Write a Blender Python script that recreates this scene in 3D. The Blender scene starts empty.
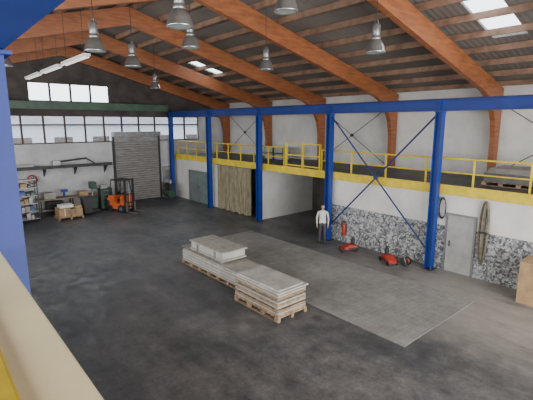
import bpy, bmesh, math, random
from mathutils import Vector, Matrix
random.seed(4)
S=bpy.context.scene
# ---------------------------------------------------------------- materials
def mat(name,col,rough=0.6,metal=0.0,var=0.15,scale=3.0,bump=0.0,emis=0.0,stretch=None,dark=None):
    m=bpy.data.materials.new(name); m.use_nodes=True
    n=m.node_tree.nodes; l=m.node_tree.links
    b=n['Principled BSDF']; b.inputs['Roughness'].default_value=rough; b.inputs['Metallic'].default_value=metal
    tc=n.new('ShaderNodeTexCoord'); mp=n.new('ShaderNodeMapping'); l.new(tc.outputs['Object'],mp.inputs[0])
    if stretch: mp.inputs['Scale'].default_value=stretch
    no=n.new('ShaderNodeTexNoise'); no.inputs['Scale'].default_value=scale; no.inputs['Detail'].default_value=6; no.inputs['Roughness'].default_value=.65
    l.new(mp.outputs[0],no.inputs['Vector'])
    r=n.new('ShaderNodeValToRGB')
    d=dark if dark else tuple(c*(1-var*1.6) for c in col)
    r.color_ramp.elements[0].position=.35; r.color_ramp.elements[0].color=(*d,1)
    r.color_ramp.elements[1].position=.62; r.color_ramp.elements[1].color=(*[min(1,c*(1+var*.5)) for c in col],1)
    l.new(no.outputs['Fac'],r.inputs[0]); l.new(r.outputs[0],b.inputs['Base Color'])
    if bump:
        bp=n.new('ShaderNodeBump'); bp.inputs['Strength'].default_value=bump; bp.inputs['Distance'].default_value=.02
        l.new(no.outputs['Fac'],bp.inputs['Height']); l.new(bp.outputs[0],b.inputs['Normal'])
    if emis:
        b.inputs['Emission Color'].default_value=(*col,1); b.inputs['Emission Strength'].default_value=emis
    return m
M={}
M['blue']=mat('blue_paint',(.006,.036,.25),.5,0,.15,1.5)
M['bluenear']=mat('blue_paint_near_darkened',(.002,.020,.17),.6,0,.1,1.5)  # same blue paint, colour darkened to offset strong light on the near columns
M['bluedk']=mat('blue_paint_dark',(.008,.025,.13),.5,0,.15,1.5)
M['yellow']=mat('yellow_paint',(.72,.55,.03),.45,0,.15,2)
M['cream']=mat('cream_paint',(.95,.86,.52),.45,0,.05,2)
M['green']=mat('green_paint',(.06,.12,.08),.5,0,.2,1)
M['glulam']=mat('glulam_wood',(.30,.105,.038),.5,0,.22,1.6,stretch=(1,1,6),dark=(.20,.066,.025))
M['purlin']=mat('purlin_wood',(.28,.17,.115),.65,0,.25,2)
M['white']=mat('white_render',(.70,.70,.69),.8,0,.09,.8,.1)
M['wallgrey']=mat('grey_render',(.50,.51,.53),.8,0,.14,.7,.1)
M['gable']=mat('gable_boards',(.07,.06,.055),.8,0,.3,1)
M['frame']=mat('brown_window_frame',(.05,.03,.022),.6)
M['steel']=mat('galvanised_steel',(.30,.31,.32),.4,.7,.2,6)
M['alu']=mat('spun_aluminium',(.6,.62,.63),.28,.9,.08,6)
M['greydoor']=mat('grey_door_paint',(.34,.35,.34),.5,0,.12,2)
M['greendoor']=mat('greygreen_door_paint',(.17,.22,.21),.5,0,.15,2)
M['shutter']=mat('shutter_slats',(.28,.27,.265),.5,.2,.2,2,stretch=(1,1,4))
M['dark']=mat('dark_steel',(.03,.03,.033),.55,0,.3,4)
M['rubber']=mat('black_rubber',(.015,.015,.015),.7,0,.2,4)
M['tarp']=mat('grey_tarpaulin',(.12,.12,.12),.6,0,.2,3,.3)
M['deck']=mat('deck_sheet',(.12,.13,.12),.6,0,.25,1.5)
M['tan']=mat('curtain_canvas',(.27,.235,.155),.75,0,.3,3,stretch=(3,3,.6))
M['card']=mat('cardboard',(.40,.27,.15),.8,0,.15,4)
M['wood']=mat('pallet_wood',(.34,.24,.15),.75,0,.3,6)
M['sheet']=mat('grey_board_sheets',(.38,.365,.33),.55,0,.15,5)
M['film']=mat('wrapped_sheet',(.48,.475,.45),.3,0,.16,3,.2)
M['orange']=mat('orange_paint',(.55,.11,.03),.5,0,.2,3)
M['red']=mat('red_paint',(.42,.035,.02),.45,0,.2,3)
M['paper']=mat('white_paper',(.75,.75,.73),.7,0,.08,5)
M['hose']=mat('khaki_hose',(.17,.15,.11),.7,0,.3,8)
M['greenplastic']=mat('green_plastic',(.025,.075,.05),.5)
M['blueplastic']=mat('blue_plastic',(.03,.09,.3),.5)
M['glasslens']=mat('lamp_glass',(.35,.42,.40),.15,0,.1,5)
M['tube']=mat('fluorescent_tube',(.9,.92,.9),.4,0,.02,3,emis=.7)
M['extwall']=mat('outside_cladding',(.45,.47,.5),.8,0,.1,.2)
M['extroof']=mat('outside_roof',(.16,.16,.18),.8,0,.2,.3)
M['skin']=mat('skin',(.50,.28,.19),.55,0,.06,8)
M['hair']=mat('dark_hair',(.035,.022,.015),.6,0,.2,20)
M['shirt']=mat('light_shirt',(.62,.60,.58),.8,0,.12,6)
M['trouser']=mat('dark_trousers',(.05,.055,.07),.85,0,.2,6)
def trans(name,col,tr):
    m=bpy.data.materials.new(name); m.use_nodes=True; n=m.node_tree.nodes; l=m.node_tree.links
    b=n['Principled BSDF']; b.inputs['Base Color'].default_value=(*col,1); b.inputs['Roughness'].default_value=.2
    t=n.new('ShaderNodeBsdfTransparent'); t.inputs[0].default_value=(.95,.98,1,1); x=n.new('ShaderNodeMixShader'); x.inputs[0].default_value=tr
    l.new(b.outputs[0],x.inputs[1]); l.new(t.outputs[0],x.inputs[2]); l.new(x.outputs[0],n['Material Output'].inputs[0]); return m
M['glass']=trans('window_glass',(.5,.52,.55),.86)
M['rooflight']=trans('rooflight_sheet',(.8,.8,.78),.85)
def patt():
    m=bpy.data.materials.new('mottled_plaster'); m.use_nodes=True; n=m.node_tree.nodes; l=m.node_tree.links; b=n['Principled BSDF']
    tc=n.new('ShaderNodeTexCoord'); no=n.new('ShaderNodeTexNoise'); no.inputs['Scale'].default_value=9
    mx=n.new('ShaderNodeVectorMath'); mx.operation='MULTIPLY_ADD'; mx.inputs[1].default_value=(.18,.18,.18)
    l.new(tc.outputs['Object'],no.inputs['Vector']); l.new(no.outputs['Color'],mx.inputs[0]); l.new(tc.outputs['Object'],mx.inputs[2])
    v=n.new('ShaderNodeTexVoronoi'); v.inputs['Scale'].default_value=15; l.new(mx.outputs[0],v.inputs['Vector'])
    s=n.new('ShaderNodeSeparateColor'); l.new(v.outputs['Color'],s.inputs[0])
    r=n.new('ShaderNodeValToRGB'); r.color_ramp.interpolation='CONSTANT'; e=r.color_ramp.elements
    e[0].position=0; e[0].color=(.10,.105,.115,1); e[1].position=.28; e[1].color=(.23,.24,.26,1)
    a=e.new(.64); a.color=(.44,.46,.47,1)
    l.new(s.outputs[0],r.inputs[0]); l.new(r.outputs[0],b.inputs['Base Color']); b.inputs['Roughness'].default_value=.8; return m
M['patt']=patt()
def floormat():
    m=bpy.data.materials.new('worn_asphalt_floor'); m.use_nodes=True; n=m.node_tree.nodes; l=m.node_tree.links; b=n['Principled BSDF']
    g=n.new('ShaderNodeNewGeometry'); sx=n.new('ShaderNodeSeparateXYZ'); l.new(g.outputs['Position'],sx.inputs[0])
    def noise(s,r=.7,d=10,w=None):
        q=n.new('ShaderNodeTexNoise'); q.inputs['Scale'].default_value=s; q.inputs['Detail'].default_value=d; q.inputs['Roughness'].default_value=r
        if w:
            mp=n.new('ShaderNodeMapping'); mp.inputs['Scale'].default_value=w; l.new(g.outputs['Position'],mp.inputs[0]); l.new(mp.outputs[0],q.inputs['Vector'])
        else: l.new(g.outputs['Position'],q.inputs['Vector'])
        return q
    def ramp(src,p0,c0,p1,c1):
        r=n.new('ShaderNodeValToRGB'); e=r.color_ramp.elements; e[0].position=p0; e[0].color=(*c0,1); e[1].position=p1; e[1].color=(*c1,1); l.new(src,r.inputs[0]); return r.outputs[0]
    def mul(a,c):
        k=n.new('ShaderNodeMix'); k.data_type='RGBA'; k.blend_type='MULTIPLY'; k.inputs[0].default_value=1; l.new(a,k.inputs[6]); l.new(c,k.inputs[7]); return k.outputs[2]
    n1=noise(.35,.72); n2=noise(2.5,.8); n3=noise(14,.8,6); n4=noise(.9,.75,8,(1,.35,1))
    base=ramp(n1.outputs['Fac'],.38,(.075,.079,.088),.64,(.155,.150,.146))
    c=mul(base,ramp(n2.outputs['Fac'],.35,(.62,.62,.62),.65,(1.35,1.35,1.35)))
    c=mul(c,ramp(n3.outputs['Fac'],.35,(.8,.8,.8),.65,(1.15,1.15,1.15)))
    c=mul(c,ramp(n4.outputs['Fac'],.4,(.75,.75,.77),.6,(1.2,1.2,1.18)))
    def mr(src,a,bb):
        k=n.new('ShaderNodeMapRange'); k.interpolation_type='SMOOTHSTEP'; k.inputs[1].default_value=a; k.inputs[2].default_value=bb; l.new(src,k.inputs[0]); return k.outputs[0]
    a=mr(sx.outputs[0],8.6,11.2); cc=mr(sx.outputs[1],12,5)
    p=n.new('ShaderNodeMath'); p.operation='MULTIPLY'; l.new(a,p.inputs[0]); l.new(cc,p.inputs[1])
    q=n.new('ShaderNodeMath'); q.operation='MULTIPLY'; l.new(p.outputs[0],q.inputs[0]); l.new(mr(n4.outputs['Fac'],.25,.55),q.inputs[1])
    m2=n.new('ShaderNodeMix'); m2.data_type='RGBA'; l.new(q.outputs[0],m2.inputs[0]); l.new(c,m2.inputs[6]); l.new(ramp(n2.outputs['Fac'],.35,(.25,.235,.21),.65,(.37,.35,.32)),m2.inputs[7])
    l.new(m2.outputs[2],b.inputs['Base Color'])
    k=n.new('ShaderNodeMapRange'); k.inputs[3].default_value=.34; k.inputs[4].default_value=.64; l.new(mr(n2.outputs['Fac'],.35,.65),k.inputs[0]); l.new(k.outputs[0],b.inputs['Roughness'])
    b.inputs['Specular IOR Level'].default_value=.45
    bp=n.new('ShaderNodeBump'); bp.inputs['Strength'].default_value=.2; bp.inputs['Distance'].default_value=.01; l.new(n3.outputs['Fac'],bp.inputs['Height']); l.new(bp.outputs[0],b.inputs['Normal'])
    return m
M['floor']=floormat()
def tilemat():
    m=bpy.data.materials.new('floor_grid_tiles'); m.use_nodes=True; n=m.node_tree.nodes; l=m.node_tree.links; b=n['Principled BSDF']
    g=n.new('ShaderNodeNewGeometry'); br=n.new('ShaderNodeTexBrick'); br.offset=0; br.inputs['Scale'].default_value=1
    br.inputs['Brick Width'].default_value=.15; br.inputs['Row Height'].default_value=.15; br.inputs['Mortar Size'].default_value=.008
    br.inputs['Color1'].default_value=(.255,.255,.245,1); br.inputs['Color2'].default_value=(.28,.28,.268,1); br.inputs['Mortar'].default_value=(.32,.32,.305,1)
    l.new(g.outputs['Position'],br.inputs['Vector'])
    cur=br.outputs[0]
    for s,lo,hi in((.7,.72,1.1),(4,.84,1.1)):
        no=n.new('ShaderNodeTexNoise'); no.inputs['Scale'].default_value=s; no.inputs['Detail'].default_value=8; no.inputs['Roughness'].default_value=.75; l.new(g.outputs['Position'],no.inputs['Vector'])
        r=n.new('ShaderNodeValToRGB'); r.color_ramp.elements[0].position=.35; r.color_ramp.elements[0].color=(lo,lo,lo,1); r.color_ramp.elements[1].position=.62; r.color_ramp.elements[1].color=(hi,hi,hi,1)
        l.new(no.outputs['Fac'],r.inputs[0]); mu=n.new('ShaderNodeMix'); mu.data_type='RGBA'; mu.blend_type='MULTIPLY'; mu.inputs[0].default_value=1
        l.new(cur,mu.inputs[6]); l.new(r.outputs[0],mu.inputs[7]); cur=mu.outputs[2]
    l.new(cur,b.inputs['Base Color']); b.inputs['Roughness'].default_value=.55; return m
M['tile']=tilemat()
def roofmat():
    m=bpy.data.materials.new('corrugated_roof_sheet'); m.use_nodes=True; n=m.node_tree.nodes; l=m.node_tree.links; b=n['Principled BSDF']
    g=n.new('ShaderNodeNewGeometry'); w=n.new('ShaderNodeTexWave'); w.bands_direction='Y'; w.inputs['Scale'].default_value=1.6; w.inputs['Distortion'].default_value=0
    l.new(g.outputs['Position'],w.inputs['Vector'])
    no=n.new('ShaderNodeTexNoise'); no.inputs['Scale'].default_value=.6; no.inputs['Detail'].default_value=6; l.new(g.outputs['Position'],no.inputs['Vector'])
    r=n.new('ShaderNodeValToRGB'); r.color_ramp.elements[0].position=.35; r.color_ramp.elements[0].color=(.13,.115,.105,1); r.color_ramp.elements[1].position=.65; r.color_ramp.elements[1].color=(.19,.17,.155,1)
    l.new(no.outputs['Fac'],r.inputs[0]); l.new(r.outputs[0],b.inputs['Base Color']); b.inputs['Roughness'].default_value=.8
    bp=n.new('ShaderNodeBump'); bp.inputs['Strength'].default_value=.25; bp.inputs['Distance'].default_value=.03; l.new(w.outputs['Fac'],bp.inputs['Height']); l.new(bp.outputs[0],b.inputs['Normal']); return m
M['roof']=roofmat()
# ---------------------------------------------------------------- mesh builder
class B:
    def __init__(s,name,T=None):
        s.name=name; s.bm=bmesh.new(); s.mats=[]; s.T=T or Matrix()
    def mi(s,m):
        if m not in s.mats: s.mats.append(m)
        return s.mats.index(m)
    def fin(s,vs,fs,m,smooth=False):
        i=s.mi(m); bv=[s.bm.verts.new(s.T@Vector(v)) for v in vs]
        for f in fs:
            try:
                fc=s.bm.faces.new([bv[k] for k in f]); fc.material_index=i; fc.smooth=smooth
            except ValueError: pass
    def box(s,x0,x1,y0,y1,z0,z1,m,R=None):
        vs=[Vector((x,y,z)) for x in (x0,x1) for y in (y0,y1) for z in (z0,z1)]
        if R is not None:
            c=sum(vs,Vector())/8; vs=[c+R@(v-c) for v in vs]
        s.fin(vs,[(0,1,3,2),(4,6,7,5),(0,4,5,1),(2,3,7,6),(0,2,6,4),(1,5,7,3)],m)
    def cyl(s,p,q,r,m,seg=12,r2=None):
        p=Vector(p);q=Vector(q);d=(q-p).normalized(); a=d.orthogonal().normalized(); b=d.cross(a); r2=r if r2 is None else r2
        vs=[];
        for c,rr in((p,r),(q,r2)):
            vs+=[c+(a*math.cos(t)+b*math.sin(t))*rr for t in[2*math.pi*k/seg for k in range(seg)]]
        s.fin(vs,[(k,(k+1)%seg,seg+(k+1)%seg,seg+k) for k in range(seg)],m,True)
        s.fin(vs[:seg],[tuple(range(seg))[::-1]],m); s.fin(vs[seg:],[tuple(range(seg))],m)
    def tube(s,pts,r,m,seg=8,closed=False):
        P=[Vector(p) for p in pts]; N=len(P); vs=[]; up=None
        for i in range(N):
            d=(P[(i+1)%N]-P[i-1]) if (closed or 0<i<N-1) else (P[1]-P[0] if i==0 else P[-1]-P[-2]); d.normalize()
            a=d.orthogonal().normalized() if up is None else (up-d*up.dot(d)).normalized()
            up=a; b=d.cross(a)
            vs+=[P[i]+(a*math.cos(t)+b*math.sin(t))*r for t in[2*math.pi*k/seg for k in range(seg)]]
        fs=[]
        for i in range(N if closed else N-1):
            j=(i+1)%N
            fs+=[(i*seg+k,i*seg+(k+1)%seg,j*seg+(k+1)%seg,j*seg+k) for k in range(seg)]
        if not closed: fs+=[tuple(range(seg))[::-1],tuple((N-1)*seg+k for k in range(seg))]
        s.fin(vs,fs,m,True)
    def rev(s,c,prof,m,seg=24):
        c=Vector(c); vs=[];fs=[]
        for r,z in prof: vs+=[c+Vector((r*math.cos(t),r*math.sin(t),z)) for t in[2*math.pi*k/seg for k in range(seg)]]
        for i in range(len(prof)-1): fs+=[(i*seg+k,i*seg+(k+1)%seg,(i+1)*seg+(k+1)%seg,(i+1)*seg+k) for k in range(seg)]
        s.fin(vs,fs,m,True)
    def prism(s,pts,axis,a0,a1,m):
        def mk(p,a): return {'y':(p[0],a,p[1]),'x':(a,p[0],p[1]),'z':(p[0],p[1],a)}[axis]
        n=len(pts); vs=[mk(p,a0) for p in pts]+[mk(p,a1) for p in pts]
        s.fin(vs,[tuple(range(n)),tuple(range(n,2*n))[::-1]]+[(k,k+n,(k+1)%n+n,(k+1)%n) for k in range(n)],m)
    def done(s,bevel=0):
        bmesh.ops.recalc_face_normals(s.bm,faces=s.bm.faces[:])
        me=bpy.data.meshes.new(s.name); 
        co=[v.co for v in s.bm.verts]; lo=Vector([min(v[k] for v in co) for k in range(3)]); hi=Vector([max(v[k] for v in co) for k in range(3)])
        c=Vector(((lo.x+hi.x)/2,(lo.y+hi.y)/2,lo.z))
        bmesh.ops.translate(s.bm,verts=s.bm.verts[:],vec=-c)
        s.bm.to_mesh(me); s.bm.free()
        for m in s.mats: me.materials.append(M[m])
        o=bpy.data.objects.new(s.name,me); o.location=c; S.collection.objects.link(o)
        if bevel:
            b=o.modifiers.new('bevel','BEVEL'); b.width=bevel; b.segments=2; b.limit_method='ANGLE'
        return o
def place(x,y,z=0,rot=0,sc=1): return Matrix.Translation((x,y,z))@Matrix.Rotation(math.radians(rot),4,'Z')@Matrix.Scale(sc,4)
# ---------------------------------------------------------------- dimensions
XR=18.8; XL=-4.8; YB=26.6; YS=-8.0; RX=7.0
SL=.262
def soff(x): return 9.0-SL*abs(x-RX)
def roofz(x): return soff(x)+.88
COLX=13.7; COLY=[2.0,6.85,11.7,16.5,21.3,26.1]
DK=3.0
b=B('floor'); b.box(XL,XR,YS,YB,-.2,0,'floor'); b.done()
b=B('floor_tile_area'); b.box(8.2,12.05,4.55,15.2,0,.012,'tile'); b.done()
b=B('wall_right'); b.box(XR,XR+.2,YS,YB,0,6.75,'white'); b.done()
b=B('wall_left'); b.box(XL-.2,XL,YS,YB,0,6.75,'white'); b.done()
b=B('wall_front'); b.prism([(XL,0),(XR,0),(XR,roofz(XR)),(RX,roofz(RX)),(XL,roofz(XL))],'y',YS-.2,YS,'white'); b.done()
WZ0,WZ1,UZ0,UZ1=4.0,5.66,6.42,7.52
WX0,WX1=-2.2,16.2; UX0,UX1=5.2,9.75
b=B('wall_back')
b.box(XL,XR,YB,YB+.25,0,WZ0,'wallgrey')
b.box(XL,WX0,YB,YB+.25,WZ0,WZ1,'wallgrey'); b.box(WX1,XR,YB,YB+.25,WZ0,WZ1,'wallgrey')
b.box(XL,XR,YB,YB+.25,WZ1,UZ0,'gable')
b.prism([(XL,UZ0),(UX0,UZ0),(UX0,roofz(UX0)),(XL,roofz(XL))],'y',YB,YB+.25,'gable')
b.prism([(UX1,UZ0),(XR,UZ0),(XR,roofz(XR)),(UX1,roofz(UX1))],'y',YB,YB+.25,'gable')
b.prism([(UX0,UZ1),(UX1,UZ1),(UX1,roofz(UX1)),(RX,roofz(RX)),(UX0,roofz(UX0))],'y',YB,YB+.25,'gable')
b.done()
def window(n,x0,x1,z0,z1,nx,trs):
    b=B('window_%d'%n); y0,y1=YB+.02,YB+.12; t=.05
    b.box(x0,x1,y0,y1,z0,z0+.07,'frame'); b.box(x0,x1,y0,y1,z1-.07,z1,'frame')
    for i in range(nx+1):
        x=x0+(x1-x0)*i/nx; xa=max(x0,x-t); xb=min(x1,x+t); b.box(xa,xb,y0,y1,z0+.07,z1-.07,'frame')
    for z in trs: b.box(x0,x1,y0+.005,y1-.005,z-.04,z+.04,'frame')
    b.box(x0,x1,y0+.045,y0+.055,z0,z1,'glass'); b.done()
window(1,WX0,WX1,WZ0,WZ1,16,[5.1])
window(2,UX0,UX1,UZ0,UZ1,4,[])
sky=[(11.4,14.6,4.75,5.75),(12.2,14.4,20.1,21.0)]
b=B('ceiling'); g=B('rooflight_panels')
def slab(bb,x0,x1,y0,y1,m,t=.08):
    vs=[(x,y,roofz(x)+dz) for x in (x0,x1) for y in (y0,y1) for dz in (0,t)]
    bb.fin(vs,[(0,1,3,2),(4,6,7,5),(0,4,5,1),(2,3,7,6),(0,2,6,4),(1,5,7,3)],m)
slab(b,XL-.2,RX,YS-.2,YB+.3,'roof')
xs=sorted({RX,XR+.2}|{v for q in sky for v in q[:2]}); ys=sorted({YS-.2,YB+.3}|{v for q in sky for v in q[2:]})
for i in range(len(xs)-1):
    for j in range(len(ys)-1):
        cx=(xs[i]+xs[i+1])/2; cy=(ys[j]+ys[j+1])/2
        if any(q[0]<cx<q[1] and q[2]<cy<q[3] for q in sky): slab(g,xs[i],xs[i+1],ys[j],ys[j+1],'rooflight',.02)
        else: slab(b,xs[i],xs[i+1],ys[j],ys[j+1],'roof')
b.done(); g.done()
b=B('roof_purlins')
for sgn in(1,-1):
    x=.25
    while x<11.7:
        X=RX+sgn*x; z=roofz(X); b.box(X-.05,X+.05,YS,YB,z-.2,z-.005,'purlin'); x+=1.12
b.done()
for y in [-2.85]+COLY[:-1]+[26.25]:
    b=B('glulam_roof_frame')
    t=.1
    def half(s):
        f=lambda d:RX+s*d
        lo=[(0,9.0),(9.9,9.0-SL*9.9),(10.65,6.05),(11.1,5.3),(11.25,4.6),(11.38,0.0)]
        hi=[(11.72,0.0),(11.72,roofz(RX+11.72)-.21),(0,9.67)]
        b.prism([(f(d),z) for d,z in lo+hi],'y',y-t,y+t,'glulam')
    half(1); half(-1); b.done()
def hcol(x,y,z1,m='blue',name='steel_column'):
    b=B(name); w=.125
    b.box(x-w,x+w,y-w,y-w+.025,.02,z1,m); b.box(x-w,x+w,y+w-.025,y+w,.02,z1,m); b.box(x-.012,x+.012,y-w+.02,y+w-.02,.02,z1,m)
    b.box(x-.2,x+.2,y-.2,y+.2,0,.025,'dark'); b.box(x-.16,x+.16,y-.16,y+.16,z1-.02,z1,m)
    for dx in(-.16,.16):
        for dy in(-.16,.16): b.cyl((x+dx,y+dy,.02),(x+dx,y+dy,.06),.015,'steel',6)
    b.done()
for y in COLY: hcol(COLX-.02,y,5.59)
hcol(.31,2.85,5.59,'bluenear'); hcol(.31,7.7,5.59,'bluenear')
def runway(x,y0,y1,name='runway_beam'):
    b=B(name)
    b.box(x-.13,x+.13,y0,y1,5.6,5.625,'blue'); b.box(x-.13,x+.13,y0,y1,5.93,5.955,'blue'); b.box(x-.012,x+.012,y0,y1,5.62,5.935,'blue')
    b.box(x-.03,x+.03,y0,y1,5.955,6.01,'bluedk')
    for y in COLY:
        if y0<y<y1: b.box(x-.12,x+.12,y-.01,y+.01,5.62,5.935,'blue')
    b.done()
runway(COLX-.02,YS+.1,26.3); runway(.31,YS+.1,26.3)
b=B('green_gable_girder'); b.box(.6,13.4,25.85,26.1,5.98,6.03,'green'); b.box(.6,13.4,25.85,26.1,6.35,6.4,'green'); b.box(.6,13.4,25.88,25.91,6.03,6.35,'green'); 
b.done()
def brace(ya,yb,x,z0,z1,r,m,name):
    b=B(name); b.cyl((x,ya,z0),(x,yb,z1),r,m,8); b.cyl((x+2.1*r,ya,z1),(x+2.1*r,yb,z0),r,m,8)
    ym=(ya+yb)/2; zm=(z0+z1)/2; b.cyl((x-.02,ym,zm),(x+.06,ym,zm),.09,m,12); b.done()
brace(7.0,11.55,13.62,.75,5.45,.033,'bluedk','cross_bracing')
for i in(0,2,4): brace(COLY[i]+.2,COLY[i+1]-.2,18.3,3.1,6.0,.018,'dark','wall_cross_bracing')
# ---------------------------------------------------------------- mezzanine right
b=B('mezzanine_deck'); b.box(13.9,18.2,YS+.05,25.9,DK-.2,DK,'deck'); b.done()
b=B('mezzanine_fascia'); 
b.box(13.86,13.9,YS+.05,25.9,2.76,3.1,'yellow'); b.box(13.83,13.87,YS+.05,25.9,3.07,3.1,'yellow'); b.box(13.83,13.87,YS+.05,25.9,2.76,2.79,'yellow'); b.done()
def railing(x,y0,y1,z0,step,name):
    b=B(name); n=round((y1-y0)/step)
    for i in range(n+1):
        y=y0+(y1-y0)*i/n; b.box(x-.025,x+.025,y-.025,y+.025,z0,z0+.98,'yellow')
        b.box(x-.05,x+.05,y-.05,y+.05,z0,z0+.02,'yellow')
    b.cyl((x,y0-.03,z0+1.0),(x,y1+.03,z0+1.0),.033,'yellow',10); b.cyl((x,y0,z0+.52),(x,y1,z0+.52),.025,'yellow',10); b.done()
railing(13.98,YS+.3,12.4,DK,1.62,'mezzanine_railing')
railing(13.98,14.9,25.7,DK,1.2,'mezzanine_railing')
b=B('mezzanine_gate')
for y in(12.5,13.6,14.75): b.box(13.93,14.03,y-.04,y+.04,DK,DK+1.25,'yellow')
for z in(.15,.65,1.2): b.box(13.95,14.01,12.5,14.75,DK+z,DK+z+.06,'yellow')
b.done()
WX=13.98
b=B('wall_mezzanine_lower'); b.box(WX,WX+.12,YS,11.75,0,1.62,'patt'); b.box(WX,WX+.12,YS,11.75,1.62,2.79,'white'); b.done()
b=B('wall_partition'); b.box(14.0,18.2,16.62,16.78,0,2.79,'white'); b.done()
b=B('wall_mezzanine_rear'); b.box(WX+.05,WX+.15,20.95,YB,0,2.79,'white'); b.done()
b=B('wall_store_back'); b.box(17.9,18.05,11.9,16.55,0,2.79,'gable'); b.done()  # dark wall colour stands in for the shade under the mezzanine
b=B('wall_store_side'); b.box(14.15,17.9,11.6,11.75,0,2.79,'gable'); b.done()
def door(n,y0,y1,z1,m,leafs,x=WX):
    b=B('door_%d'%n); b.box(x-.05,x,y0-.06,y0,0,z1+.06,'steel'); b.box(x-.05,x,y1,y1+.06,0,z1+.06,'steel'); b.box(x-.05,x,y0,y1,z1,z1+.06,'steel')
    w=(y1-y0)/leafs
    for i in range(leafs):
        b.box(x-.035,x-.005,y0+w*i+.008,y0+w*(i+1)-.008,.01,z1-.008,m)
        hy=y0+w*i+(.12 if i%2 else w-.12); b.cyl((x-.09,hy,1.02),(x-.035,hy,1.02),.012,'steel',8); b.cyl((x-.085,hy,1.02),(x-.085,hy+(.12 if i%2 else -.12),1.02),.011,'steel',8)
        b.box(x-.045,x-.035,hy-.025,hy+.025,.92,1.12,'dark')
    b.done()
door(1,5.5,6.42,2.05,'greydoor',1); door(2,21.95,24.35,2.05,'greendoor',2,WX+.05)
b=B('door_3'); b.box(13.15,13.22,YB-.06,YB,0,2.2,'steel'); b.box(13.98,14.05,YB-.06,YB,0,2.2,'steel'); b.box(13.22,13.98,YB-.06,YB,2.13,2.2,'steel'); b.box(13.22,13.98,YB-.04,YB,0,2.13,'greydoor'); b.box(13.3,13.9,YB-.05,YB-.04,1.2,1.95,'glass'); b.cyl((13.35,YB-.1,1.0),(13.47,YB-.1,1.0),.012,'steel',8); b.done()
b=B('door_roller_shutter'); x0,x1=9.8,12.85; zt=4.35
b.box(x0-.1,x0,YB-.22,YB,0,zt,'dark'); b.box(x1,x1+.1,YB-.22,YB,0,zt,'dark'); b.box(x0-.1,x1+.1,YB-.4,YB,zt,zt+.3,'steel')
z=0.05
while z<zt-.05:
    b.prism([(YB-.06,z),(YB-.14,z+.02),(YB-.14,z+.12),(YB-.06,z+.145)],'x',x0,x1,'shutter'); z+=.15
b.box(x0,x1,YB-.17,YB-.05,0,.08,'dark'); b.done()
b=B('strip_curtain'); N=170; y0,y1=17.5,20.85; vs=[];
for i in range(N+1):
    y=y0+(y1-y0)*i/N; x=13.92+.035*math.sin(i*.75)+.02*math.sin(i*.31)+.01*math.sin(i*1.9)
    vs+=[(x,y,.03+.03*math.sin(i*.2)),(x,y,2.72)]
b.fin(vs,[(2*i,2*i+1,2*i+3,2*i+2) for i in range(N)],'tan',True)
b.cyl((13.92,y0-.1,2.72),(13.92,y1+.05,2.72),.03,'steel'); b.done()
b=B('gallery_deck'); b.box(XL+.5,.04,YS+.05,25.9,DK-.2,DK,'deck'); b.done()
b=B('gallery_parapet'); b.box(.05,.12,-2.6,2.66,DK-.2,4.44,'yellow'); b.box(.03,.30,-2.6,2.66,4.40,4.49,'cream'); b.box(.03,.13,-2.6,2.66,4.488,4.505,'yellow'); b.done(.012)
# ---------------------------------------------------------------- lamps
def lamp(x,y,z,r=.25):
    b=B('high_bay_lamp'); c=(x,y,z)
    b.rev(c,[(0,.62),(.06,.62),(.075,.60),(.1,.58),(.105,.32),(.09,.30),(.12,.28),(.125,.22),(.11,.2)],'steel')
    b.rev(c,[(.10,.22),(.14,.20),(.19,.12),(.235,.02),(r+.01,-.10),(r+.02,-.12),(r,-.125),(.225,.0),(.17,.1),(.1,.18),(0,.19)],'alu')
    b.rev(c,[(0,-.10),(r-.01,-.112)],'glasslens')
    for a in(0,math.pi/2,math.pi,3*math.pi/2): b.cyl((x+.107*math.cos(a),y+.107*math.sin(a),z+.3),(x+.107*math.cos(a),y+.107*math.sin(a),z+.57),.008,'steel',6)
    b.cyl((x,y,z+.6),(x,y,roofz(x)-.01),.012,'dark',6)
    b.tube([(x,y-.05,z+.6),(x,y-.05,z+.68),(x,y+.05,z+.68),(x,y+.05,z+.6)],.01,'steel',6)
    b.done()
for p in[(4.3,7.64,7.2),(6.4,10.8,7.45),(3.86,11.3,7.15),(5.8,13.5,7.15),(9.96,20.5,7.1),(9.7,11.3,7.15),(6.5,6.9,7.7),(9.56,6.7,7.15),(2.6,16.5,7.2)]: lamp(*p)
for k in range(3):
    y=13.3+k*3.0; b=B('fluorescent_light'); b.box(4.2,4.4,y,y+2.5,7.2,7.27,'paper'); b.cyl((4.25,y+.05,7.17),(4.25,y+2.45,7.17),.02,'tube',8); b.cyl((4.35,y+.05,7.17),(4.35,y+2.45,7.17),.02,'tube',8)
    for yy in(y+.3,y+2.2): b.cyl((4.3,yy,7.27),(4.3,yy,roofz(4.3)-.01),.008,'dark',6)
    b.done()
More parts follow.
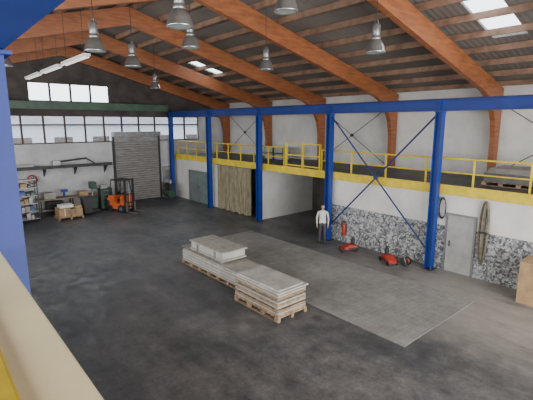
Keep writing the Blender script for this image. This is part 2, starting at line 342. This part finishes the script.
# ---------------------------------------------------------------- pallets
def pallet(b,x0,x1,y0,y1,z,h=.14):
    n=3
    for i in range(n):
        x=x0+(x1-x0-.1)*i/(n-1); b.box(x,x+.1,y0,y1,z,z+.022,'wood')
    m=max(3,round((y1-y0)/.6)+1)
    for i in range(n):
        x=x0+(x1-x0-.1)*i/(n-1)
        for j in range(m):
            y=y0+(y1-y0-.14)*j/(m-1); b.box(x,x+.1,y,y+.14,z+.022,z+h-.044,'wood')
    for j in range(m):
        y=y0+(y1-y0-.14)*j/(m-1); b.box(x0,x1,y,y+.14,z+h-.044,z+h-.022,'wood')
    k=round((y1-y0)/.17)
    for j in range(k):
        y=y0+(y1-y0-.12)*j/(k-1); b.box(x0,x1,y,y+.12,z+h-.022,z+h,'wood')
b=B('pallet_of_boards'); pallet(b,6.72,7.82,7.35,9.3,0,.15)
z=.15
for k in range(9):
    j=random.uniform(-.02,.02); b.box(6.74+j,7.79+j,7.38+j,9.27+j,z,z+.055,'sheet' if k%2 else 'wood'); z+=.06
    if k in(2,5):
        for yy in(7.45,8.2,9.1): b.box(6.76,7.77,yy,yy+.1,z,z+.05,'wood')
        z+=.052
b.box(6.70,7.84,7.33,9.32,z,z+.04,'film'); z+=.04
b.box(6.78,7.72,7.42,9.2,z,z+.03,'film',Matrix.Rotation(.02,3,'Z')); b.done(.006)
b=B('long_pallet_of_panels'); pallet(b,7.2,8.3,9.7,13.3,0,.14)
z=.14
for k in range(7):
    j=random.uniform(-.025,.025); b.box(7.22+j,8.28+j,9.73+j,13.25+j,z,z+.052,'film' if k in(1,3,5) else 'sheet'); z+=.06
b.done(.006)
b=B('crate_of_panels'); z0=z-.006
for yy in(10.9,11.8,12.6): b.box(7.35,8.3,yy,yy+.1,z0,z0+.07,'wood')
b.box(7.32,8.32,10.75,12.85,z0+.07,z0+.13,'sheet'); b.box(7.35,8.3,10.8,12.8,z0+.135,z0+.37,'film')
b.box(7.3,8.35,10.72,12.87,z0+.37,z0+.42,'sheet')
for yy in(11.2,12.3): b.box(7.29,8.36,yy,yy+.04,z0+.07,z0+.428,'steel')
b.done(.006)
# ---------------------------------------------------------------- forklift
b=B('forklift',place(9.1,23.8,0,200,.95))
b.prism([(-.85,.18),(-.9,.75),(-.75,1.0),(-.3,1.02),(-.25,.62),(.25,.55),(.3,1.05),(.48,1.1),(.5,.2)],'x',-.45,.45,'orange')
b.box(-.47,.47,-.95,-.7,.2,.7,'dark')
for x in(-.4,.4):
    b.cyl((x,-.72,.95),(x,-.5,1.98),.03,'dark'); b.cyl((x,.42,1.05),(x,.2,1.98),.03,'dark')
    b.cyl((x-.09 if x<0 else x-.05,.35,.25),(x+.05 if x<0 else x+.09,.35,.25),.25,'rubber',20); b.cyl((x-.09 if x<0 else x-.05,-.62,.2),(x+.05 if x<0 else x+.09,-.62,.2),.2,'rubber',20)
    b.cyl((x*1.25-.01,.35,.25),(x*1.25+.01,.35,.25),.12,'steel',12)
b.box(-.43,.43,-.52,.22,1.97,2.02,'dark')
for k in range(5): b.box(-.4+.19*k,-.36+.19*k,-.5,.2,2.02,2.05,'dark')
b.box(-.22,.22,-.35,.02,.62,.76,'rubber'); b.box(-.22,.22,-.42,-.32,.7,1.2,'rubber')
b.cyl((0,.38,1.0),(0,.2,1.18),.02,'dark'); b.cyl((0,.19,1.16),(0,.17,1.2),.16,'rubber',16)
for x in(-.32,.32): b.box(x-.05,x+.05,.56,.66,.08,2.1,'dark'); b.box(x-.06,x+.06,.7,.74,.1,.65,'steel'); b.box(x-.06,x+.06,.72,1.6,.06,.1,'steel')
for z in(.3,1.1,2.0): b.box(-.37,.37,.57,.64,z,z+.09,'dark')
b.box(-.42,.42,.67,.71,.35,.42,'dark'); b.box(-.42,.42,.67,.71,.58,.65,'dark'); b.cyl((0,.62,.2),(0,.62,1.8),.04,'steel')
b.done(.012)
# ---------------------------------------------------------------- rear-left working corner
b=B('storage_rack'); x0,x1,y0,y1=3.1,4.75,24.3,24.95
for x in(x0,x1-.05):
    for y in(y0,y1-.05): b.box(x,x+.05,y,y+.05,0,2.35,'dark')
cols=['red','blueplastic','greenplastic','card','steel','greydoor','dark','dark']
for k in range(6):
    z=.12+k*.42; b.box(x0,x1,y0,y1,z,z+.03,'steel')
    if k<5:
        x=x0+.07
        while x<x1-.3:
            w=random.uniform(.14,.3); h=random.uniform(.14,.32); c=random.choice(cols); b.box(x,x+w,y0+.04,y1-.1,z+.03,z+.03+h,c); 
            b.box(x+.02,x+w-.02,y0+.03,y0+.04,z+.08,z+.11,'greydoor'); x+=w+.03
b.done()
b=B('wall_conveyor_shelf'); b.box(3.6,9.4,25.9,YB,2.62,2.7,'steel'); b.box(3.6,9.4,25.88,25.92,2.6,2.78,'dark')
for x in(3.9,5.6,7.3,9.1): b.prism([(25.95,2.62),(YB,2.62),(YB,2.1)],'x',x-.03,x+.03,'dark')
b.cyl((6.2,26.1,2.95),(7.9,26.1,3.1),.05,'dark'); b.cyl((7.9,26.1,3.1),(8.4,26.1,2.75),.04,'dark'); b.box(6.0,6.4,25.98,26.3,2.7,3.02,'steel'); b.box(4.2,5.0,26.0,26.4,2.7,2.9,'greydoor')
b.done()
b=B('workbench'); b.box(5.0,8.6,25.5,26.2,.84,.9,'wood'); 
for x in(5.05,6.75,8.48):
    for y in(25.54,26.1): b.box(x,x+.06,y,y+.06,0,.84,'dark')
b.box(5.1,8.5,25.6,26.15,.25,.28,'steel'); b.box(5.3,5.9,25.6,26.0,.9,1.25,'greydoor'); b.cyl((6.4,25.8,.9),(6.4,25.8,1.3),.06,'blue'); b.box(6.25,6.6,25.7,25.9,1.2,1.35,'blue')
b.box(7.2,7.7,25.6,26.0,.9,1.15,'card'); b.box(5.4,6.3,25.65,26.1,.28,.7,'dark'); b.done()
b=B('hose_reel'); 
pts=[(4.95+.24*math.cos(t),26.3+.004*i,2.0-.24*math.sin(t)) for i,t in enumerate([k*math.pi/8 for k in range(50)])]
b.tube(pts,.03,'red'); b.cyl((4.95,26.2,2.0),(4.95,YB-.005,2.0),.09,'dark'); b.done()
b=B('pallet_of_cartons'); pallet(b,5.45,6.75,23.5,24.5,0,.15); b.box(5.5,6.1,23.55,24.4,.15,.62,'card'); b.box(6.13,6.72,23.55,24.4,.15,.55,'card')
b.box(5.6,6.3,23.7,24.3,.63,.78,'paper'); b.box(6.35,6.7,23.6,24.2,.56,.7,'card'); b.box(5.78,5.82,23.54,23.55,.2,.6,'paper'); b.box(5.9,6.4,23.52,23.55,.3,.5,'wood'); b.done(.006)
b=B('drill_press'); b.box(7.6,8.05,24.8,25.4,0,.12,'dark'); b.cyl((7.83,25.25,.12),(7.83,25.25,1.7),.06,'steel'); b.box(7.68,7.98,24.8,25.4,1.35,1.75,'greenplastic'); b.cyl((7.83,24.92,1.35),(7.83,24.92,1.15),.04,'steel'); b.box(7.62,8.04,24.75,25.3,.85,.9,'dark'); b.box(7.65,8.02,25.05,25.35,.12,.84,'greenplastic')
b.cyl((7.9,24.95,1.5),(8.08,24.8,1.4),.012,'steel',6); b.done(.01)
b=B('tool_cabinet'); b.box(8.2,8.9,24.9,25.4,.06,1.3,'dark'); 
for k in range(5): b.box(8.23,8.87,24.88,24.9,.12+k*.23,.31+k*.23,'greenplastic'); b.box(8.43,8.67,24.85,24.875,.24+k*.23,.26+k*.23,'steel')
for x in(8.25,8.8): b.cyl((x,25.1,.06),(x+.04,25.1,.06),.06,'rubber')
b.box(8.25,8.65,24.95,25.25,1.3,1.5,'greydoor'); b.done()
b=B('wheeled_bin'); b.prism([(7.0,.08),(7.4,.08),(7.48,.95),(6.92,.95)],'y',24.1,24.6,'dark')
b.box(6.89,7.51,24.05,24.68,.95,1.0,'dark'); b.cyl((6.95,24.62,.1),(7.45,24.62,.1),.1,'rubber',16); b.done(.01)
b=B('green_compressor'); b.cyl((13.0,25.0,.45),(13.0,25.8,.45),.27,'greenplastic',20); b.box(12.85,13.15,25.1,25.7,.68,1.15,'dark'); b.cyl((13.0,25.2,1.15),(13.0,25.2,1.4),.1,'steel'); b.cyl((12.75,25.4,.95),(12.82,25.4,.95),.2,'dark',20)
for y in(25.1,25.7):
    for x in(12.85,13.15): b.cyl((x,y,0),(x,y,.3),.03,'dark')
b.done()
# ---------------------------------------------------------------- right wall items
b=B('coiled_cable'); 
for k in range(4):
    y=6.62; b.tube([(13.92-.012*k,y+.12*math.sin(t),2.25+(.33+.02*k)*math.cos(t)) for t in[i*math.pi/10 for i in range(20)]],.012,'rubber',6,True)
b.cyl((13.86,6.62,2.58),(13.975,6.62,2.58),.02,'steel'); b.done()
b=B('hanging_hose')
for k in range(5):
    a=.05+.022*k; b.tube([(13.9-.025*(k%3),5.12+a*math.sin(t)+.015*k,1.66+(.92+.03*k)*math.cos(t)) for t in[i*math.pi/14 for i in range(28)]],.03,'hose',8,True)
b.cyl((13.83,5.14,2.5),(13.975,5.14,2.5),.025,'steel'); b.box(13.82,13.93,5.02,5.28,1.62,1.68,'dark'); b.done()
b=B('fire_extinguisher',place(13.86,10.9,.35)); b.rev((0,0,0),[(0,0),(.08,0),(.085,.02),(.085,.45),(.07,.51),(.03,.55),(.03,.58),(0,.58)],'red'); b.box(-.02,.02,-.06,.06,.58,.61,'dark'); b.box(-.02,.02,-.09,.03,.63,.65,'dark'); b.tube([(0,.05,.59),(0,.13,.52),(0,.12,.3),(0,.1,.2)],.012,'rubber',6); b.box(.085,.118,-.05,.05,.1,.5,'dark'); b.done()
def jack(name,x,y,rot,s):
    b=B(name,place(x,y,0,rot,s))
    b.prism([(-.45,.1),(-.35,.32),(0,.36),(.35,.2),(.45,.1)],'x',-.2,.2,'red')
    b.box(-.22,.22,-.3,.1,.12,.2,'dark'); b.cyl((0,-.2,.36),(0,-.2,.62),.1,'dark',14); b.cyl((0,-.2,.62),(0,-.2,.72),.05,'dark',12)
    b.tube([(-.16,-.42,.25),(-.16,-.7,.85),(-.12,-.74,.95),(.12,-.74,.95),(.16,-.7,.85),(.16,-.42,.25)],.018,'dark',8)
    for yy in(-.35,.36):
        for xx in(-.24,.2): b.cyl((xx,yy,.1),(xx+.05,yy,.1),.1,'rubber',16)
    b.done(.006)
jack('floor_pump',13.15,10.05,60,.8); jack('motor_trolley',13.1,8.15,150,.85)
b=B('cable_reel',place(13.3,7.55)); 
for x in(-.1,.1): b.cyl((x-.01,0,.17),(x+.01,0,.17),.17,'dark',20)
b.cyl((-.1,0,.17),(.1,0,.17),.1,'orange',16); b.tube([(-.13,-.12,0.01),(-.13,0,.36),(.13,0,.36),(.13,-.12,.01)],.012,'steel',6); b.done()
b=B('cardboard_box'); b.box(12.95,13.75,2.6,3.75,0,1.25,'card'); b.box(12.93,13.35,2.58,3.77,1.25,1.262,'card'); b.box(13.36,13.77,2.58,3.77,1.25,1.262,'card'); b.box(13.3,13.4,3.751,3.753,.5,1.25,'paper'); b.box(12.947,12.95,3.1,3.2,.9,1.25,'paper'); b.done(.01)
b=B('covered_pallet_stack'); pallet(b,15.4,17.4,3.6,6.0,DK,.14); b.box(15.45,17.35,3.65,5.95,DK+.14,DK+.45,'tarp'); b.prism([(15.45,DK+.45),(17.35,DK+.45),(17.1,DK+.62),(15.8,DK+.6)],'y',3.7,5.9,'sheet'); b.box(15.9,16.4,3.9,4.4,DK+.6,DK+.78,'orange'); b.done(.01)
b=B('stack_of_crates')
for k in range(2):
    for j in range(2):
        x,y,z=16.6,17.8+j*.9,DK+k*.4; b.box(x,x+.6,y,y+.8,z,z+.04,'dark')
        for a in(.0,.56): b.box(x+a,x+a+.04,y,y+.8,z,z+.36,'greydoor')
        for a in(.0,.76): b.box(x,x+.6,y+a,y+a+.04,z,z+.36,'greydoor')
b.done()
# ---------------------------------------------------------------- standing person (one continuous skinned body)
def person(name,x,y,rot):
    V=[];E=[];R=[]
    def v(p,r,par=None):
        V.append(p); R.append(r if isinstance(r,tuple) else (r,r))
        if par is not None: E.append((par,len(V)-1))
        return len(V)-1
    pel=v((0,0,.96),(.15,.11)); bel=v((0,-.005,1.12),(.14,.105),pel); ch=v((0,0,1.32),(.165,.11),bel); nb=v((0,.01,1.46),(.075,.065),ch); v((0,0,1.55),(.055,.055),nb)
    for s,dy in((1,-.03),(-1,.03)):
        h=v((s*.09,0,.87),.088,pel); k=v((s*.105,dy-.02,.48),.06,h); c=v((s*.11,dy+.015,.34),.058,k); a=v((s*.115,dy+.02,.09),.042,c); v((s*.14,dy-.15,.045),(.045,.035),a)
        sh=v((s*.185,.01,1.42),.058,ch); e=v((s*.25,.04,1.13),.043,sh)
        w=v((s*.245,-.05,.89),.028,e); p=v((s*.24,-.075,.82),(.022,.034),w)
        for f,(dy2,L) in enumerate(((-.032,.075),(-.011,.085),(.010,.08),(.030,.062))):
            q=v((s*.238,-.08+dy2,.775),.009,p); q=v((s*.232,-.085+dy2,.775-L*.5),.0085,q); v((s*.218,-.088+dy2,.775-L),.0075,q)
        t=v((s*.22,-.11,.81),.010,p); v((s*.21,-.125,.775),.008,t)
    me=bpy.data.meshes.new('tmp'); me.from_pydata(V,E,[]); ob=bpy.data.objects.new('tmp',me); S.collection.objects.link(ob)
    m=ob.modifiers.new('s','SKIN'); m.use_smooth_shade=True
    sv=me.skin_vertices[0].data
    for i,r in enumerate(R): sv[i].radius=r; sv[i].use_root=(i==0)
    ss=ob.modifiers.new('u','SUBSURF'); ss.levels=2; ss.render_levels=2
    dg=bpy.context.evaluated_depsgraph_get(); body=bpy.data.meshes.new_from_object(ob.evaluated_get(dg)); bpy.data.objects.remove(ob)
    b=B(name,place(x,y,0,rot)); 
    for mm in('skin','shirt','trouser','rubber','hair'): b.mi(mm)
    vs=[q.co.copy() for q in body.vertices]
    grp={}
    for f in body.polygons:
        c=f.center; 
        if c.z>1.485: k='skin'
        elif abs(c.x)>.19 and c.z<.90: k='skin'
        elif abs(c.x)>.17 and c.z<1.40: k='shirt'
        elif c.z>.93: k='shirt'
        elif c.z>.085: k='trouser'
        else: k='rubber'
        grp[f.index]=k
    bv=[b.bm.verts.new(b.T@q) for q in vs]
    for f in body.polygons:
        try:
            fc=b.bm.faces.new([bv[k] for k in f.vertices]); fc.smooth=True; fc.material_index=b.mi(grp[f.index])
        except ValueError: pass
    t=bmesh.new(); bmesh.ops.create_uvsphere(t,u_segments=24,v_segments=18,radius=1)
    co=[]
    for q in t.verts:
        p=q.co; X=p.x*.074; Y=p.y*.096; Z=p.z*.118
        if p.z<0: X*=1+.28*p.z; Y=Y*(1+.10*p.z)-.012*abs(p.z)
        if p.y<-.8 and abs(p.x)<.2 and -.35<p.z<.1: Y-=.016*(1-abs(p.x)/.2)
        if p.y<-.6 and .05<p.z<.3 and .2<abs(p.x)<.6: Y+=.006
        co.append(Vector((X,Y-.01,Z+1.64)))
    for q,c in zip(t.verts,co): q.co=c
    hv={q.index:b.bm.verts.new(b.T@q.co) for q in t.verts}
    for f in t.faces:
        c=f.calc_center_median(); z=c.z-1.64; yy=c.y+.01
        k='hair' if (z>.055 and yy>-.075) or (z>-.03 and yy>.02) or z>.085 else 'skin'
        try:
            fc=b.bm.faces.new([hv[q.index] for q in f.verts]); fc.smooth=True; fc.material_index=b.mi(k)
        except ValueError: pass
    t.free()
    for s in(1,-1):
        b.box(s*.072-.006,s*.072+.006,-.015,.018,1.615,1.67,'skin'); b.cyl((s*.028,-.099,1.65),(s*.028,-.092,1.65),.009,'rubber',8)
    b.box(-.022,.022,-.1,-.09,1.578,1.585,'red')
    o=b.done(); return o
person('standing_person',13.12,11.5,-48)
# ---------------------------------------------------------------- outside
b=B('ground_outside'); b.box(-60,60,28,140,-.25,-.05,'extroof'); b.done()
b=B('neighbour_building'); b.box(-25,40,52,66,-.05,5.0,'extwall'); b.prism([(51.5,5.0),(66.5,5.0),(59,6.4)],'x',-25.5,40.5,'extroof')
for k in range(14): b.box(-22+k*4.3,-20+k*4.3,51.95,52,2,3.6,'frame')
b.done()
# ---------------------------------------------------------------- world, lights
w=bpy.data.worlds.new('sky'); S.world=w; w.use_nodes=True; bg=w.node_tree.nodes['Background']; bg.inputs[0].default_value=(.90,.94,1,1); bg.inputs[1].default_value=6
def area(name,loc,rot,sx,sy,p,col=(1,1,1)):
    l=bpy.data.lights.new(name,'AREA'); l.shape='RECTANGLE'; l.size=sx; l.size_y=sy; l.energy=p; l.color=col
    o=bpy.data.objects.new(name,l); o.location=loc; o.rotation_euler=[math.radians(a) for a in rot]; S.collection.objects.link(o)
area('front_area_fill',(8,-7.6,3.2),(90,0,0),18,5.5,4200,(1,.985,.96))  # added area light as main illumination; the front wall has no gate opening
area('left_area_fill',(-4.4,10,5.3),(78,0,-90),26,1.6,2500,(1,.985,.96))  # added light for daylight assumed from the left; that wall is closed
area('front_high_fill',(7,-7.6,7.5),(80,0,0),12,1.6,700,(1,.985,.96))  # extra light added high at the closed front, brightens the beam faces
cam=bpy.data.cameras.new('camera'); cam.lens=407/533*36; cam.sensor_width=36; cam.clip_end=300
c=bpy.data.objects.new('camera',cam); c.location=(0,0,5.2); c.rotation_euler=(math.radians(79.3),0,math.radians(-40.7)); S.collection.objects.link(c); S.camera=c
